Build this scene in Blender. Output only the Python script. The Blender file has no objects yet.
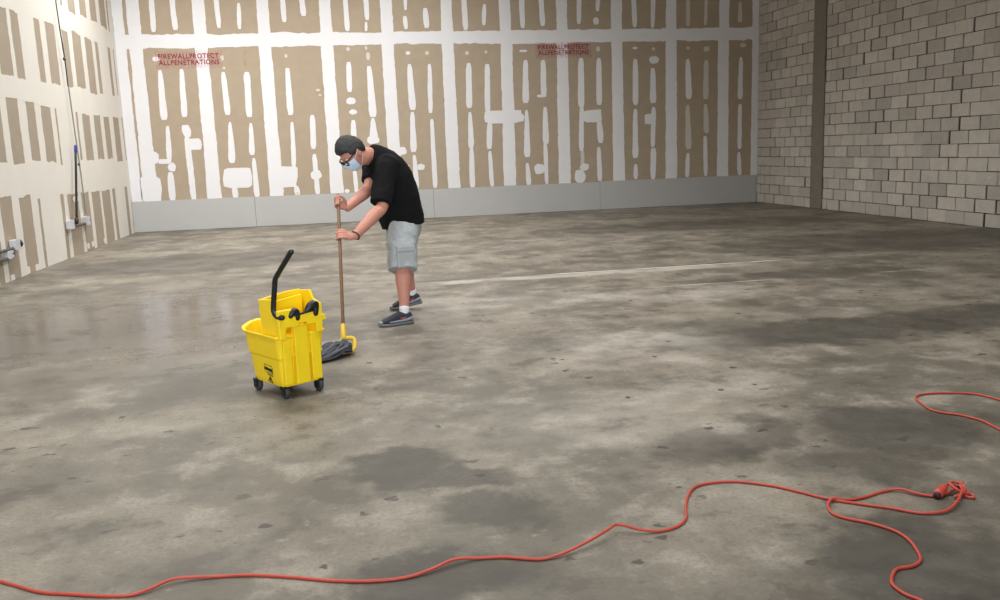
import bpy, math, random
import numpy as np
from mathutils import Matrix, Vector

random.seed(7)
rng = np.random.RandomState(7)
sc = bpy.context.scene
col = sc.collection

# ------------------------------------------------------------------ camera
F_PX, PIT, YAW, ROLL, CAM_H = 872.5, 0.1715, 0.1786, -0.0361, 1.396
_c, _s = math.cos(YAW), math.sin(YAW)
FW = np.array([_s * math.cos(PIT), _c * math.cos(PIT), -math.sin(PIT)])
_r = np.array([_c, -_s, 0.0]); _u = np.cross(_r, FW)
RT = _r * math.cos(ROLL) + _u * math.sin(ROLL)
UP = _u * math.cos(ROLL) - _r * math.sin(ROLL)
EYE = np.array([0, 0, CAM_H])
cam_d = bpy.data.cameras.new('camera'); cam = bpy.data.objects.new('camera', cam_d); col.objects.link(cam)
cam_d.sensor_width = 36.0; cam_d.lens = 36.0 * F_PX / 1000.0; cam_d.clip_end = 200
M = Matrix.Identity(4)
for i in range(3):
    M[i][0] = RT[i]; M[i][1] = UP[i]; M[i][2] = -FW[i]; M[i][3] = EYE[i]
cam.matrix_world = M
sc.camera = cam

# ------------------------------------------------------------------ world, lights, exposure
sc.view_settings.view_transform = 'Standard'
sc.view_settings.look = 'None'
sc.view_settings.gamma = 1.0
sc.view_settings.use_curve_mapping = False
sc.view_settings.exposure = 0.0
sc.cycles.use_denoising = True
w = bpy.data.worlds.new('world'); sc.world = w; w.use_nodes = True
bg = w.node_tree.nodes['Background']; bg.inputs[0].default_value = (0.80, 0.90, 1.0, 1); bg.inputs[1].default_value = 0.3

def area(name, loc, rot, sx, sy, power, colr, spread=math.pi):
    d = bpy.data.lights.new(name, 'AREA'); d.shape = 'RECTANGLE'; d.size = sx; d.size_y = sy
    d.energy = power; d.color = colr; d.spread = spread
    o = bpy.data.objects.new(name, d); col.objects.link(o); o.location = loc; o.rotation_euler = rot
    return o
CEIL = 6.6
for ly, pw, xs in ((3.0, 110, (-2.2, 2.4)), (7.5, 115, (-2.2, 2.4)), (11.5, 100, (-2.4, 1.9)), (15.4, 185, (-2.6, 1.0))):
    for lx in xs:
        area('ceiling_lamp', (lx, ly, CEIL - 0.12), (0, 0, 0), 1.2, 0.6, pw, (1.0, 0.98, 0.95), math.radians(140))
# daylight through the glazed shop front behind the photographer
area('shopfront_daylight', (-0.8, -3.4, 1.9), (math.radians(90), 0, math.radians(3)), 6.0, 3.4, 90, (0.86, 0.93, 1.0), math.radians(60))

# ------------------------------------------------------------------ geometry helpers
D, XL, XR = 18.547, -4.037, 9.356
YF = -3.5
def ray(x, y): return FW + RT * (x - 500.0) / F_PX + UP * (300.0 - y) / F_PX
def P(x, y, Y):
    d = ray(x, y); return EYE + d * (Y / d[1])
def PF(x, y, z=0.0):
    d = ray(x, y); return EYE + d * ((z - CAM_H) / d[2])
def BW(x, y): return P(x, y, D)
def LW(x, y):
    d = ray(x, y); return EYE + d * (XL / d[0])

def tag(o, label=None, cat=None, group=None, kind=None):
    if label: o['label'] = label
    if cat: o['category'] = cat
    if group: o['group'] = group
    if kind: o['kind'] = kind
    return o
ORG = {}
def empty(name, loc):
    o = bpy.data.objects.new(name, None); col.objects.link(o); o.location = loc; o.empty_display_size = 0.1
    ORG[o.name] = np.array(loc, float); return o
def part(name, V, F, mat, parent=None, smooth=False, label=None):
    org = ORG.get(parent.name, np.zeros(3)) if parent is not None else np.zeros(3)
    V = np.asarray(V, float) - org
    me = bpy.data.meshes.new(name); me.from_pydata([tuple(v) for v in V], [], [tuple(f) for f in F]); me.update()
    if smooth:
        for p in me.polygons: p.use_smooth = True
    me.materials.append(mat)
    o = bpy.data.objects.new(name, me); col.objects.link(o)
    if parent is not None: o.parent = parent
    ORG[o.name] = org
    if label: o['label'] = label
    return o
def thing(name, V, F, mat, loc, label, cat, group=None, smooth=False):
    o = part(name, np.asarray(V, float) - np.array(loc), F, mat, None, smooth)
    o.location = loc; ORG[o.name] = np.array(loc, float)
    return tag(o, label, cat, group)
def join(*ms):
    V = []; F = []
    for v, f in ms:
        b = len(V); V += [tuple(p) for p in v]; F += [tuple(i + b for i in q) for q in f]
    return V, F
def box(x0, x1, y0, y1, z0, z1):
    V = [(x, y, z) for z in (z0, z1) for y in (y0, y1) for x in (x0, x1)]
    return V, [(0, 2, 3, 1), (4, 5, 7, 6), (0, 1, 5, 4), (2, 6, 7, 3), (0, 4, 6, 2), (1, 3, 7, 5)]
def obox(c, ax, ay, az, hx, hy, hz):
    c, ax, ay, az = map(lambda a: np.array(a, float), (c, ax, ay, az))
    V = [c + ax * x + ay * y + az * z for z in (-hz, hz) for y in (-hy, hy) for x in (-hx, hx)]
    return V, box(0, 1, 0, 1, 0, 1)[1]
def nrm(v):
    v = np.array(v, float); return v / (np.linalg.norm(v) + 1e-12)
def crom(Pts, k):
    Pts = np.array(Pts, float); n = len(Pts); out = []
    for i in range(n - 1):
        p0 = Pts[max(i - 1, 0)]; p1 = Pts[i]; p2 = Pts[i + 1]; p3 = Pts[min(i + 2, n - 1)]
        for j in range(k):
            t = j / k
            out.append(0.5 * ((2 * p1) + (-p0 + p2) * t + (2 * p0 - 5 * p1 + 4 * p2 - p3) * t * t + (-p0 + 3 * p1 - 3 * p2 + p3) * t ** 3))
    out.append(Pts[-1]); return np.array(out)
def tube(pts, rad, side=None, n=14, k=4, cap=True, sq=2.0):
    """smooth tube; rad = (a along side vector, b across) per point"""
    pts = np.array(pts, float); rad = np.array([(r, r) if np.isscalar(r) else r for r in rad], float)
    if k > 1:
        A = crom(np.hstack([pts, rad]), k); pts = A[:, :3]; rad = np.abs(A[:, 3:])
    m = len(pts); T = np.gradient(pts, axis=0); T = np.array([nrm(t) for t in T])
    sv = np.array(side, float) if side is not None else None
    if sv is None:
        sv = np.cross(T[0], (0, 0, 1));
        if np.linalg.norm(sv) < .1: sv = np.cross(T[0], (1, 0, 0))
    rings = []
    def ring(c, s, b, ra, rb):
        return [c + s * ra * np.sign(math.cos(a)) * abs(math.cos(a)) ** (2 / sq) + b * rb * np.sign(math.sin(a)) * abs(math.sin(a)) ** (2 / sq)
                for a in [2 * math.pi * i / n for i in range(n)]]
    S = sv
    for i in range(m):
        base = sv if side is not None else S
        S = nrm(base - T[i] * (base @ T[i])); B = np.cross(T[i], S)
        if i == 0 and cap:
            for f, d in ((.45, .9), (.8, .6)):
                rr = min(rad[0]); rings.append(ring(pts[0] - T[0] * rr * d * .8, S, B, rad[0][0] * f, rad[0][1] * f))
        rings.append(ring(pts[i], S, B, rad[i][0], rad[i][1]))
        if i == m - 1 and cap:
            for f, d in ((.8, .6), (.45, .9)):
                rr = min(rad[-1]); rings.append(ring(pts[-1] + T[-1] * rr * d * .8, S, B, rad[-1][0] * f, rad[-1][1] * f))
    V = [p for r in rings for p in r]; F = []
    for i in range(len(rings) - 1):
        for j in range(n):
            j2 = (j + 1) % n; F.append((i * n + j, i * n + j2, (i + 1) * n + j2, (i + 1) * n + j))
    F.append(tuple(range(n - 1, -1, -1))); e = (len(rings) - 1) * n; F.append(tuple(e + j for j in range(n)))
    return V, F
def ellipsoid(c, ax, ay, az, ra, rb, rc, nu=16, nv=10):
    V = []; F = []
    for i in range(nv + 1):
        th = math.pi * i / nv
        for j in range(nu):
            ph = 2 * math.pi * j / nu
            V.append(np.array(c) + ax * ra * math.sin(th) * math.cos(ph) + ay * rb * math.sin(th) * math.sin(ph) + az * rc * math.cos(th))
    for i in range(nv):
        for j in range(nu):
            F.append((i * nu + j, (i + 1) * nu + j, (i + 1) * nu + (j + 1) % nu, i * nu + (j + 1) % nu))
    return V, F
def mods(o, voxel=None, smooth=0, disp=None, scale=.1, sub=0, solid=None, bevel=None):
    if solid is not None:
        m = o.modifiers.new('s', 'SOLIDIFY'); m.thickness = solid; m.offset = 1
    if voxel:
        m = o.modifiers.new('r', 'REMESH'); m.mode = 'VOXEL'; m.voxel_size = voxel; m.use_smooth_shade = True
    if smooth:
        m = o.modifiers.new('sm', 'SMOOTH'); m.factor = .5; m.iterations = smooth
    if disp:
        t = bpy.data.textures.new('t', 'CLOUDS'); t.noise_scale = scale; t.noise_depth = 2
        m = o.modifiers.new('d', 'DISPLACE'); m.texture = t; m.strength = disp; m.mid_level = .5; m.texture_coords = 'LOCAL'
    if bevel:
        m = o.modifiers.new('b', 'BEVEL'); m.width = bevel; m.segments = 2; m.limit_method = 'ANGLE'
    if sub:
        m = o.modifiers.new('ss', 'SUBSURF'); m.levels = sub; m.render_levels = sub
    return o

# ------------------------------------------------------------------ materials
def srgb(r, g, b):
    return tuple((v / 255 / 12.92 if v <= 10 else ((v / 255 + .055) / 1.055) ** 2.4) for v in (r, g, b)) + (1,)
class N:
    def __init__(s, name):
        s.m = bpy.data.materials.new(name); s.m.use_nodes = True; s.t = s.m.node_tree
        s.b = s.t.nodes['Principled BSDF']; s.o = s.t.nodes['Material Output']
    def n(s, typ, **kw):
        x = s.t.nodes.new(typ)
        for k, v in kw.items():
            if k.startswith('i_'):
                key = k[2:]; key = int(key) if key.isdigit() else key
                if isinstance(v, bpy.types.NodeSocket): s.t.links.new(v, x.inputs[key])
                else: x.inputs[key].default_value = v
            else: setattr(x, k, v)
        return x
    def l(s, a, b): s.t.links.new(a, b)
    def math(s, op, a, b=0.5, clamp=False):
        x = s.n('ShaderNodeMath', operation=op); x.use_clamp = clamp
        for i, v in enumerate((a, b)):
            if isinstance(v, bpy.types.NodeSocket): s.l(v, x.inputs[i])
            else: x.inputs[i].default_value = v
        return x.outputs[0]
    def mix(s, fac, a, b, mode='MIX'):
        x = s.n('ShaderNodeMix', data_type='RGBA', blend_type=mode)
        for i, v in ((0, fac), (6, a), (7, b)):
            if isinstance(v, bpy.types.NodeSocket): s.l(v, x.inputs[i])
            else: x.inputs[i].default_value = v
        return x.outputs[2]
    def noise(s, scale, detail=4, vec=None, rough=.55, dist=0.0):
        x = s.n('ShaderNodeTexNoise'); x.inputs['Scale'].default_value = scale; x.inputs['Detail'].default_value = detail
        x.inputs['Roughness'].default_value = rough; x.inputs['Distortion'].default_value = dist
        if vec is not None: s.l(vec, x.inputs['Vector'])
        return x.outputs['Fac']
    def rng(s, v, a, b, c=0.0, d=1.0, smooth=True):
        x = s.n('ShaderNodeMapRange'); x.interpolation_type = 'SMOOTHSTEP' if smooth else 'LINEAR'
        s.l(v, x.inputs[0])
        for i, q in ((1, a), (2, b), (3, c), (4, d)): x.inputs[i].default_value = q
        return x.outputs[0]
    def bump(s, h, strength=.3, dist=.01):
        x = s.n('ShaderNodeBump'); x.inputs['Strength'].default_value = strength; x.inputs['Distance'].default_value = dist
        s.l(h, x.inputs['Height']); s.l(x.outputs[0], s.b.inputs['Normal'])
    def pos(s): return s.n('ShaderNodeNewGeometry').outputs['Position']
def plain(name, c, rough=.6, var=.08, nscale=12, metal=0.0, spec=.5, bump=0.0, objrand=0.0, coord='pos'):
    m = N(name); p = m.pos()
    f = m.noise(nscale, 4, p)
    dark = tuple(v * (1 - var * 2) for v in c[:3]) + (1,); lite = tuple(min(1, v * (1 + var)) for v in c[:3]) + (1,)
    cc = m.mix(f, dark, lite)
    if objrand:
        oi = m.n('ShaderNodeObjectInfo').outputs['Random']
        g = m.rng(oi, 0, 1, 1 - objrand, 1 + objrand * .6, False)
        x = m.n('ShaderNodeCombineColor'); [m.l(g, x.inputs[i]) for i in range(3)]
        cc = m.mix(1.0, cc, x.outputs[0], 'MULTIPLY')
    m.l(cc, m.b.inputs['Base Color'])
    m.b.inputs['Roughness'].default_value = rough; m.b.inputs['Metallic'].default_value = metal
    m.b.inputs['Specular IOR Level'].default_value = spec
    if bump: m.bump(m.noise(nscale * 6, 5, p), bump, .004)
    return m.m

MAT = {}
MAT['paper'] = plain('drywall_paper', srgb(181, 165, 144), .85, .06, 5, spec=.2)
MAT['paper_l'] = plain('drywall_paper_grey', srgb(176, 163, 146), .85, .06, 5, spec=.2)
MAT['mud'] = plain('joint_compound', srgb(238, 237, 240), .8, .02, 4, spec=.2)
MAT['mud_thin'] = plain('thin_joint_compound', srgb(220, 214, 206), .8, .06, 25, spec=.2)
MAT['mud_l'] = plain('warm_lit_joint_compound', srgb(233, 229, 221), .8, .03, 2, spec=.2)  # same compound as the back wall, warm light put into the colour as cream
MAT['grey_board'] = plain('grey_board', srgb(192, 192, 191), .75, .03, 3, spec=.25)
MAT['red'] = plain('stencil_red', srgb(150, 28, 42), .7, .2, 60)
MAT['ceiling'] = plain('ceiling_white', srgb(225, 222, 215), .8, .03, 2)
MAT['mortar'] = plain('mortar', srgb(60, 55, 50), .95, .2, 30)
MAT['steel_col'] = plain('painted_column', srgb(132, 125, 116), .7, .12, 8)
MAT['white_box'] = plain('electrical_box_steel', srgb(215, 216, 222), .4, .04, 20, metal=.2)
MAT['conduit'] = plain('dark_conduit', srgb(80, 78, 80), .4, .1, 20, metal=.5)
MAT['black'] = plain('black_plastic', srgb(24, 24, 26), .4, .1, 20)
MAT['rubber'] = plain('grey_rubber', srgb(62, 62, 66), .55, .15, 30)
MAT['blue'] = plain('blue_tape', srgb(35, 55, 150), .5, .1, 20)
MAT['wire'] = plain('grey_wire', srgb(140, 138, 136), .5, .1, 20)
MAT['yellow'] = plain('yellow_plastic', srgb(250, 214, 24), .38, .05, 9)
MAT['yellow_dull'] = plain('yellow_clamp', srgb(226, 190, 60), .45, .08, 20)
MAT['wood'] = plain('mop_handle_wood', srgb(120, 86, 58), .5, .2, 40)
MAT['yarn'] = plain('mop_yarn', srgb(92, 94, 102), .9, .35, 45, bump=.3)
MAT['cord'] = plain('orange_cord', srgb(190, 74, 58), .45, .12, 30)
MAT['skin'] = plain('skin', srgb(198, 138, 119), .55, .08, 14)
MAT['hair'] = plain('dark_grey_hair', srgb(52, 52, 52), .6, .4, 70, bump=.5)
MAT['tshirt'] = plain('black_cotton', srgb(19, 19, 21), .9, .2, 20, spec=.2)
MAT['shorts'] = plain('pale_grey_cotton', srgb(172, 176, 178), .9, .06, 20, spec=.2, bump=.1)
MAT['sock'] = plain('white_sock', srgb(235, 235, 238), .9, .04, 40)
MAT['shoe'] = plain('navy_mesh', srgb(44, 47, 58), .75, .2, 60)
MAT['shoe_grey'] = plain('grey_shoe_overlay', srgb(140, 146, 156), .6, .1, 40)
MAT['sole'] = plain('shoe_sole', srgb(118, 116, 120), .6, .12, 40)
MAT['shoe_red'] = plain('shoe_mark_red', srgb(200, 70, 60), .6, .05, 40)
MAT['mask'] = plain('pale_blue_mask', srgb(205, 226, 246), .8, .03, 30)
MAT['strap'] = plain('white_elastic', srgb(240, 225, 225), .8, .03, 30)
MAT['eye'] = plain('eye_white', srgb(225, 220, 215), .3, .02, 20)
MAT['band'] = plain('dark_bracelet', srgb(60, 36, 34), .6, .2, 40)
def block_mat():
    m = N('concrete_block'); p = m.pos()
    f = m.noise(7, 5, p); g = m.noise(90, 3, p)
    c = m.mix(f, srgb(186, 180, 172), srgb(214, 209, 202))
    oi = m.n('ShaderNodeObjectInfo').outputs['Random']
    r = m.rng(oi, 0, 1, .80, 1.10, False)
    x = m.n('ShaderNodeCombineColor'); [m.l(r, x.inputs[i]) for i in range(3)]
    c = m.mix(1.0, c, x.outputs[0], 'MULTIPLY')
    d = m.rng(g, .30, .52, .5, 1.0)
    y = m.n('ShaderNodeCombineColor'); [m.l(d, y.inputs[i]) for i in range(3)]
    c = m.mix(.6, c, y.outputs[0], 'MULTIPLY')
    m.l(c, m.b.inputs['Base Color']); m.b.inputs['Roughness'].default_value = .95
    m.b.inputs['Specular IOR Level'].default_value = .15
    m.bump(g, .5, .004); return m.m
MAT['block'] = block_mat()
def glass_mat():
    m = N('lens_glass'); t = m.n('ShaderNodeBsdfTransparent'); g = m.n('ShaderNodeBsdfGlossy'); g.inputs['Roughness'].default_value = .05
    x = m.n('ShaderNodeMixShader'); x.inputs[0].default_value = .12
    m.l(t.outputs[0], x.inputs[1]); m.l(g.outputs[0], x.inputs[2]); m.l(x.outputs[0], m.o.inputs[0]); return m.m
MAT['glass'] = glass_mat()
def spray_mat():
    m = N('red_overspray'); p = m.pos(); f = m.noise(40, 3, p)
    m.b.inputs['Base Color'].default_value = srgb(225, 150, 160); m.b.inputs['Roughness'].default_value = .8
    m.l(m.rng(f, .35, .8, 0.0, .5), m.b.inputs['Alpha']); return m.m
MAT['spray'] = spray_mat()

def floor_mat():
    m = N('stained_concrete'); p = m.pos()
    wob = m.n('ShaderNodeTexNoise'); wob.inputs['Scale'].default_value = 2.2; wob.inputs['Detail'].default_value = 9; wob.inputs['Roughness'].default_value = .62
    m.l(p, wob.inputs['Vector'])
    off = m.n('ShaderNodeVectorMath', operation='MULTIPLY_ADD')
    m.l(wob.outputs['Color'], off.inputs[0]); off.inputs[1].default_value = (.6, .95, 0); m.l(p, off.inputs[2])
    sh = m.n('ShaderNodeVectorMath', operation='SUBTRACT'); m.l(off.outputs[0], sh.inputs[0]); sh.inputs[1].default_value = (.3, .475, 0)
    wp = sh.outputs[0]
    n1 = m.noise(.8, 8, p, .6); n2 = m.noise(2.4, 10, p, .68); n3 = m.noise(9, 9, p, .72); n4 = m.noise(60, 5, p, .65)
    base = m.mix(m.rng(n1, .40, .62), srgb(102, 97, 86), srgb(134, 127, 114))
    base = m.mix(m.rng(n2, .48, .66, 0, .8), base, srgb(156, 150, 138))
    base = m.mix(m.rng(n2, .36, .48, .8, 0), base, srgb(80, 75, 66))
    base = m.mix(m.rng(n3, .54, .70, 0, .6), base, srgb(88, 83, 73))
    base = m.mix(m.rng(n3, .30, .42, .45, 0), base, srgb(166, 160, 148))
    base = m.mix(m.rng(n4, .30, .60, .4, 0), base, srgb(84, 79, 70))
    st_ = m.n('ShaderNodeMapping'); m.l(p, st_.inputs[0]); st_.inputs['Scale'].default_value = (.75, 1.3, 1)
    fk = m.noise(6.5, 6, st_.outputs[0], .58)
    base = m.mix(m.math('MULTIPLY', m.rng(fk, .645, .68, 0, .8), m.rng(n1, .38, .5)), base, srgb(62, 58, 51))
    def blob(x, y, rx, ry, rot=0, soft=.38):
        mp = m.n('ShaderNodeMapping', vector_type='TEXTURE')
        m.l(wp, mp.inputs[0]); c = PF(x, y)
        mp.inputs['Location'].default_value = (c[0], c[1], 0); mp.inputs['Rotation'].default_value = (0, 0, math.radians(rot))
        mp.inputs['Scale'].default_value = (rx, ry, 1e3)
        ln = m.n('ShaderNodeVectorMath', operation='LENGTH'); m.l(mp.outputs[0], ln.inputs[0])
        return m.rng(ln.outputs['Value'], 1 + soft * .5, 1 - soft, 0, 1)
    dark = None
    for b, s in (((395, 466), .85), ((445, 478), .8), ((485, 512), .7), ((440, 592), .85), ((735, 436), .75), ((905, 430), .85), ((865, 470), .7), ((930, 560), .9), ((990, 500), .6),
                 ((860, 328), .9), ((720, 330), .6), ((960, 318), .8), ((800, 275), .5), ((60, 335), .6), ((200, 262), .6), ((30, 480), .35), ((700, 225), .5), ((900, 240), .55), ((250, 380), .4)):
        R = {(395, 466): (.34, .24, -15), (445, 478): (.25, .2, 0), (485, 512): (.2, .2, 0), (440, 592): (.4, .24, 0), (735, 436): (.5, .27, 20), (905, 430): (.5, .4, 10), (865, 470): (.3, .3, 0),
             (930, 560): (.5, .34, 0), (990, 500): (.3, .25, 0), (860, 328): (1.7, .45, 4), (720, 330): (.5, .4, 0), (960, 318): (1.2, .45, 0), (800, 275): (1.3, .3, 0),
             (60, 335): (1.0, .8, 0), (200, 262): (2.2, 1.2, 0), (30, 480): (.4, .3, 0), (700, 225): (3.0, .9, 0), (900, 240): (2.5, 1.2, 0), (250, 380): (.8, .5, 0)}[b]
        v = m.math('MULTIPLY', blob(b[0], b[1], *R), s)
        dark = v if dark is None else m.math('MAXIMUM', dark, v)
    dk = m.math('MULTIPLY', dark, m.rng(n3, .3, .7, 1.0, .8))
    base = m.mix(dk, base, srgb(56, 53, 47))
    lite = None
    for (x, y, rx, ry, rot, s) in ((640, 345, .7, .5, 0, .55), (700, 295, .9, .35, 0, .5), (600, 420, .8, .5, 0, .35), (520, 300, 1.6, .5, 0, .35), (720, 385, .6, .3, 0, .4), (600, 240, 2.5, .7, 0, .2)):
        v = m.math('MULTIPLY', blob(x, y, rx, ry, rot, .9), s); lite = v if lite is None else m.math('MAXIMUM', lite, v)
    lt = m.math('MULTIPLY', lite, m.rng(n2, .3, .65, .25, 1.0))
    base = m.mix(lt, base, srgb(186, 181, 172))
    # cement residue along the two old partition lines and the slab joint
    sep = m.n('ShaderNodeSeparateXYZ'); m.l(p, sep.inputs[0]); X, Y = sep.outputs[0], sep.outputs[1]
    brk = m.noise(1.1, 4, p)
    for yl, x0, x1, wd, a in ((8.07, 3.1, 4.2, .022, .8), (8.07, 5.6, 5.9, .022, .7), (9.36, 2.2, 5.2, .035, .8), (9.36, 6.0, 6.6, .03, .5), (9.2, .9, 4.6, .16, .4)):
        d = m.math('ABSOLUTE', m.math('SUBTRACT', Y, yl)); band = m.rng(d, wd, wd * .4, 0, 1)
        ex = m.math('MULTIPLY', m.rng(X, x0 - .3, x0 + .3), m.rng(X, x1 + .3, x1 - .3))
        v = m.math('MULTIPLY', m.math('MULTIPLY', band, ex), m.rng(brk, .37, .55, 0.05, a)); base = m.mix(v, base, srgb(214, 209, 200))
    # pits and specks
    vo = m.n('ShaderNodeTexVoronoi', feature='F1'); vo.inputs['Scale'].default_value = 4.5; vo.inputs['Randomness'].default_value = 1.0
    w2 = m.n('ShaderNodeTexNoise'); w2.inputs['Scale'].default_value = 16; w2.inputs['Detail'].default_value = 4; m.l(p, w2.inputs['Vector'])
    vw = m.n('ShaderNodeVectorMath', operation='MULTIPLY_ADD'); m.l(w2.outputs['Color'], vw.inputs[0]); vw.inputs[1].default_value = (.10, .06, 0); m.l(p, vw.inputs[2])
    m.l(vw.outputs[0], vo.inputs['Vector'])
    pit = m.math('MULTIPLY', m.rng(vo.outputs['Distance'], .12, .09, 0, .85), m.rng(n1, .44, .5)); base = m.mix(pit, base, srgb(56, 52, 46))
    wet = m.math('MULTIPLY', blob(140, 322, 2.1, 2.3, 0, .6), m.rng(n2, .36, .5, .45, 1.0))
    base = m.mix(m.math('MULTIPLY', wet, .55), base, srgb(80, 76, 70))
    m.l(base, m.b.inputs['Base Color'])
    rough = m.math('SUBTRACT', m.rng(n2, .3, .7, .48, .60), m.math('MULTIPLY', wet, .40))
    rough = m.math('ADD', rough, m.math('MULTIPLY', n3, .05))
    m.l(rough, m.b.inputs['Roughness'])
    m.b.inputs['Specular IOR Level'].default_value = .5
    hh = m.math('ADD', m.math('MULTIPLY', n3, .6), m.math('MULTIPLY', n4, .4)); m.bump(hh, .05, .004)
    return m.m
MAT['floor'] = floor_mat()

# ------------------------------------------------------------------ setting: floor, ceiling, walls
# floor: two slabs with the recessed construction joint between them
fl = part('floor', *box(XL - .2, XR + .2, YF, D + .2, -.30, -.10), MAT['mortar']); tag(fl, 'bare stained grey concrete floor', 'floor', kind='structure')
JY = 9.42
part('floor_slab', *box(XL - .2, XR + .2, YF, JY - .004, -.10, 0), MAT['floor'], fl)
part('floor_slab', *box(XL - .2, XR + .2, JY + .004, D + .2, -.10, 0), MAT['floor'], fl)
ce = part('ceiling', *box(XL - .2, XR + .2, YF, D + .2, CEIL, CEIL + .1), MAT['ceiling']); tag(ce, 'white ceiling above the room', 'ceiling', kind='structure')

wb = part('wall_back', *box(XL - .2, XR + .2, D + .013, D + .2, 0, CEIL), MAT['paper']); tag(wb, 'tan drywall back wall with white taped joints', 'wall', kind='structure')
wl = part('wall_left', *box(XL - .2, XL - .013, YF, D + .013, 0, CEIL), MAT['paper_l']); tag(wl, 'grey tan drywall side wall with joint compound given a warm light tint', 'wall', kind='structure')
wr = part('wall_right', *box(XR + .022, XR + .25, YF, D + .013, 0, CEIL), MAT['mortar']); tag(wr, 'unpainted concrete block side wall', 'wall', kind='structure')

# --- thin raised joint compound shapes on a wall; a wall is (origin, ua, va, n)
def ragged(wall, L, R, t, name, mat, parent):
    """L, R : lists of (a, b) wall coordinates, same length; front sheet at height t with skirts"""
    o, ua, va, nn = wall
    def w3(a, b, h): return o + ua * a + va * b + nn * h
    V = []; F = []; m = len(L)
    for i in range(m): V += [w3(*L[i], t), w3(*R[i], t)]
    for i in range(m): V += [w3(*L[i], 0), w3(*R[i], 0)]
    B = 2 * m
    for i in range(m - 1):
        a = 2 * i; F.append((a, a + 1, a + 3, a + 2))
        F.append((a, a + 2, B + a + 2, B + a)); F.append((a + 3, a + 1, B + a + 1, B + a + 3))
    F.append((1, 0, B, B + 1)); F.append((2 * m - 2, 2 * m - 1, B + 2 * m - 1, B + 2 * m - 2))
    return part(name, V, F, mat, parent)
WB = (np.array([0, D, 0]), np.array([1., 0, 0]), np.array([0, 0, 1.]), np.array([0, -1., 0]))
WL = (np.array([XL, 0, 0]), np.array([0, 1., 0]), np.array([0, 0, 1.]), np.array([1., 0, 0]))
def wander(n, amp):
    v = rng.normal(0, 1, n + 6); v = np.convolve(v, np.ones(4) / 4, 'same')[3:-3] * 1.2 + rng.normal(0, .5, n)
    return v * amp
def vstrip(wall, c, z0, z1, w0, w1, name, mat, parent, amp=.006, t=None, ends=.6, drift=0.0):
    """vertical strip; widths at top w1 / bottom w0, ends tapered"""
    n = max(4, int((z1 - z0) / .07)); L = []; R = []
    wl_, wr_ = wander(n + 1, amp), wander(n + 1, amp)
    for i in range(n + 1):
        f = i / n; z = z0 + (z1 - z0) * f; hw = (w0 + (w1 - w0) * f) / 2
        if ends < 1:
            e = min(f, 1 - f) * (z1 - z0) / .09
            hw *= min(1, ends + (1 - ends) * e)
        cc = c + drift * (f - .5)
        L.append((cc - hw + wl_[i], z)); R.append((cc + hw + wr_[i], z))
    return ragged(wall, L, R, t or (.0012 + rng.rand() * .0012), name, mat, parent)
def hstrip(wall, edge_b, edge_t, name, mat, parent, amp=.012, t=.003):
    """horizontal band between two polylines [(a, z)...] sampled over the same a-range"""
    a0, a1 = edge_b[0][0], edge_b[-1][0]; n = int((a1 - a0) / .09); A = np.linspace(a0, a1, n + 1)
    zb = np.interp(A, [e[0] for e in edge_b], [e[1] for e in edge_b]) + wander(n + 1, amp)
    zt = np.interp(A, [e[0] for e in edge_t], [e[1] for e in edge_t]) + wander(n + 1, amp)
    return ragged(wall, [(a, z) for a, z in zip(A, zt)], [(a, z) for a, z in zip(A, zb)], t, name, mat, parent)
def dab(wall, a, z, w_, h_, mat, parent, square=False, t=.0030):
    n = 14; o, ua, va, nn = wall; V = []; F = []
    for lay in (t, 0):
        for i in range(n):
            an = 2 * math.pi * i / n; cx_, sy_ = math.cos(an), math.sin(an)
            e = .35 if square else .9
            px = np.sign(cx_) * abs(cx_) ** e; py = np.sign(sy_) * abs(sy_) ** e
            if lay == t: j = 1 + rng.uniform(-.09, .09); V.append((a + px * w_ / 2 * j, z + py * h_ / 2 * j))
            else: V.append(V[i])
    W3 = [o + ua * p[0] + va * p[1] + nn * (t if i < n else 0) for i, p in enumerate(V)]
    F = [tuple(range(n))] + [(i, (i + 1) % n, n + (i + 1) % n, n + i) for i in range(n)]
    if np.cross(ua, va) @ nn < 0: F = [tuple(reversed(f)) for f in F]
    return part('compound_dab', W3, F, mat, parent)

# back wall sheets
JX0, SH = -3.656, 1.2192
ZB, ZJ = .61, 3.70
edges = [XL] + [JX0 + SH * k for k in range(0, 11)] + [XR]
for i in range(len(edges) - 1):
    a, b = edges[i], edges[i + 1]
    for z0, z1 in ((.02, ZJ), (ZJ, CEIL)):
        part('drywall_panel', *box(a + .0015, b - .0015, D, D + .0127, z0 + .002, z1 - .002), MAT['paper'], wb)
for k in range(0, 11):
    x = JX0 + SH * k
    vstrip(WB, x + rng.uniform(-.01, .01), ZB - .03, ZJ + .02, .27, .245, 'taped_joint', MAT['mud'], wb, ends=1, drift=rng.uniform(-.02, .02))
    vstrip(WB, x + rng.uniform(-.01, .01), ZJ - .02, CEIL, .24, .22, 'taped_joint', MAT['mud'], wb, ends=1)
vstrip(WB, XL + .10, ZB - .03, CEIL, .20, .19, 'corner_tape', MAT['mud'], wb, ends=1, t=.003)
vstrip(WB, XR - .07, ZB - .03, CEIL, .16, .18, 'corner_tape', MAT['mud'], wb, ends=1, t=.003)
for i in range(6):
    a, b = XL + i * (XR - XL) / 6, XL + (i + 1) * (XR - XL) / 6
    hstrip(WB, [(a - .02, ZJ - .135 + rng.uniform(-.01, .01)), (b + .02, ZJ - .135 + rng.uniform(-.01, .01))],
           [(a - .02, ZJ + .125), (b + .02, ZJ + .125)], 'taped_joint', MAT['mud'], wb, t=.0026 + .0002 * (i % 2))
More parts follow.
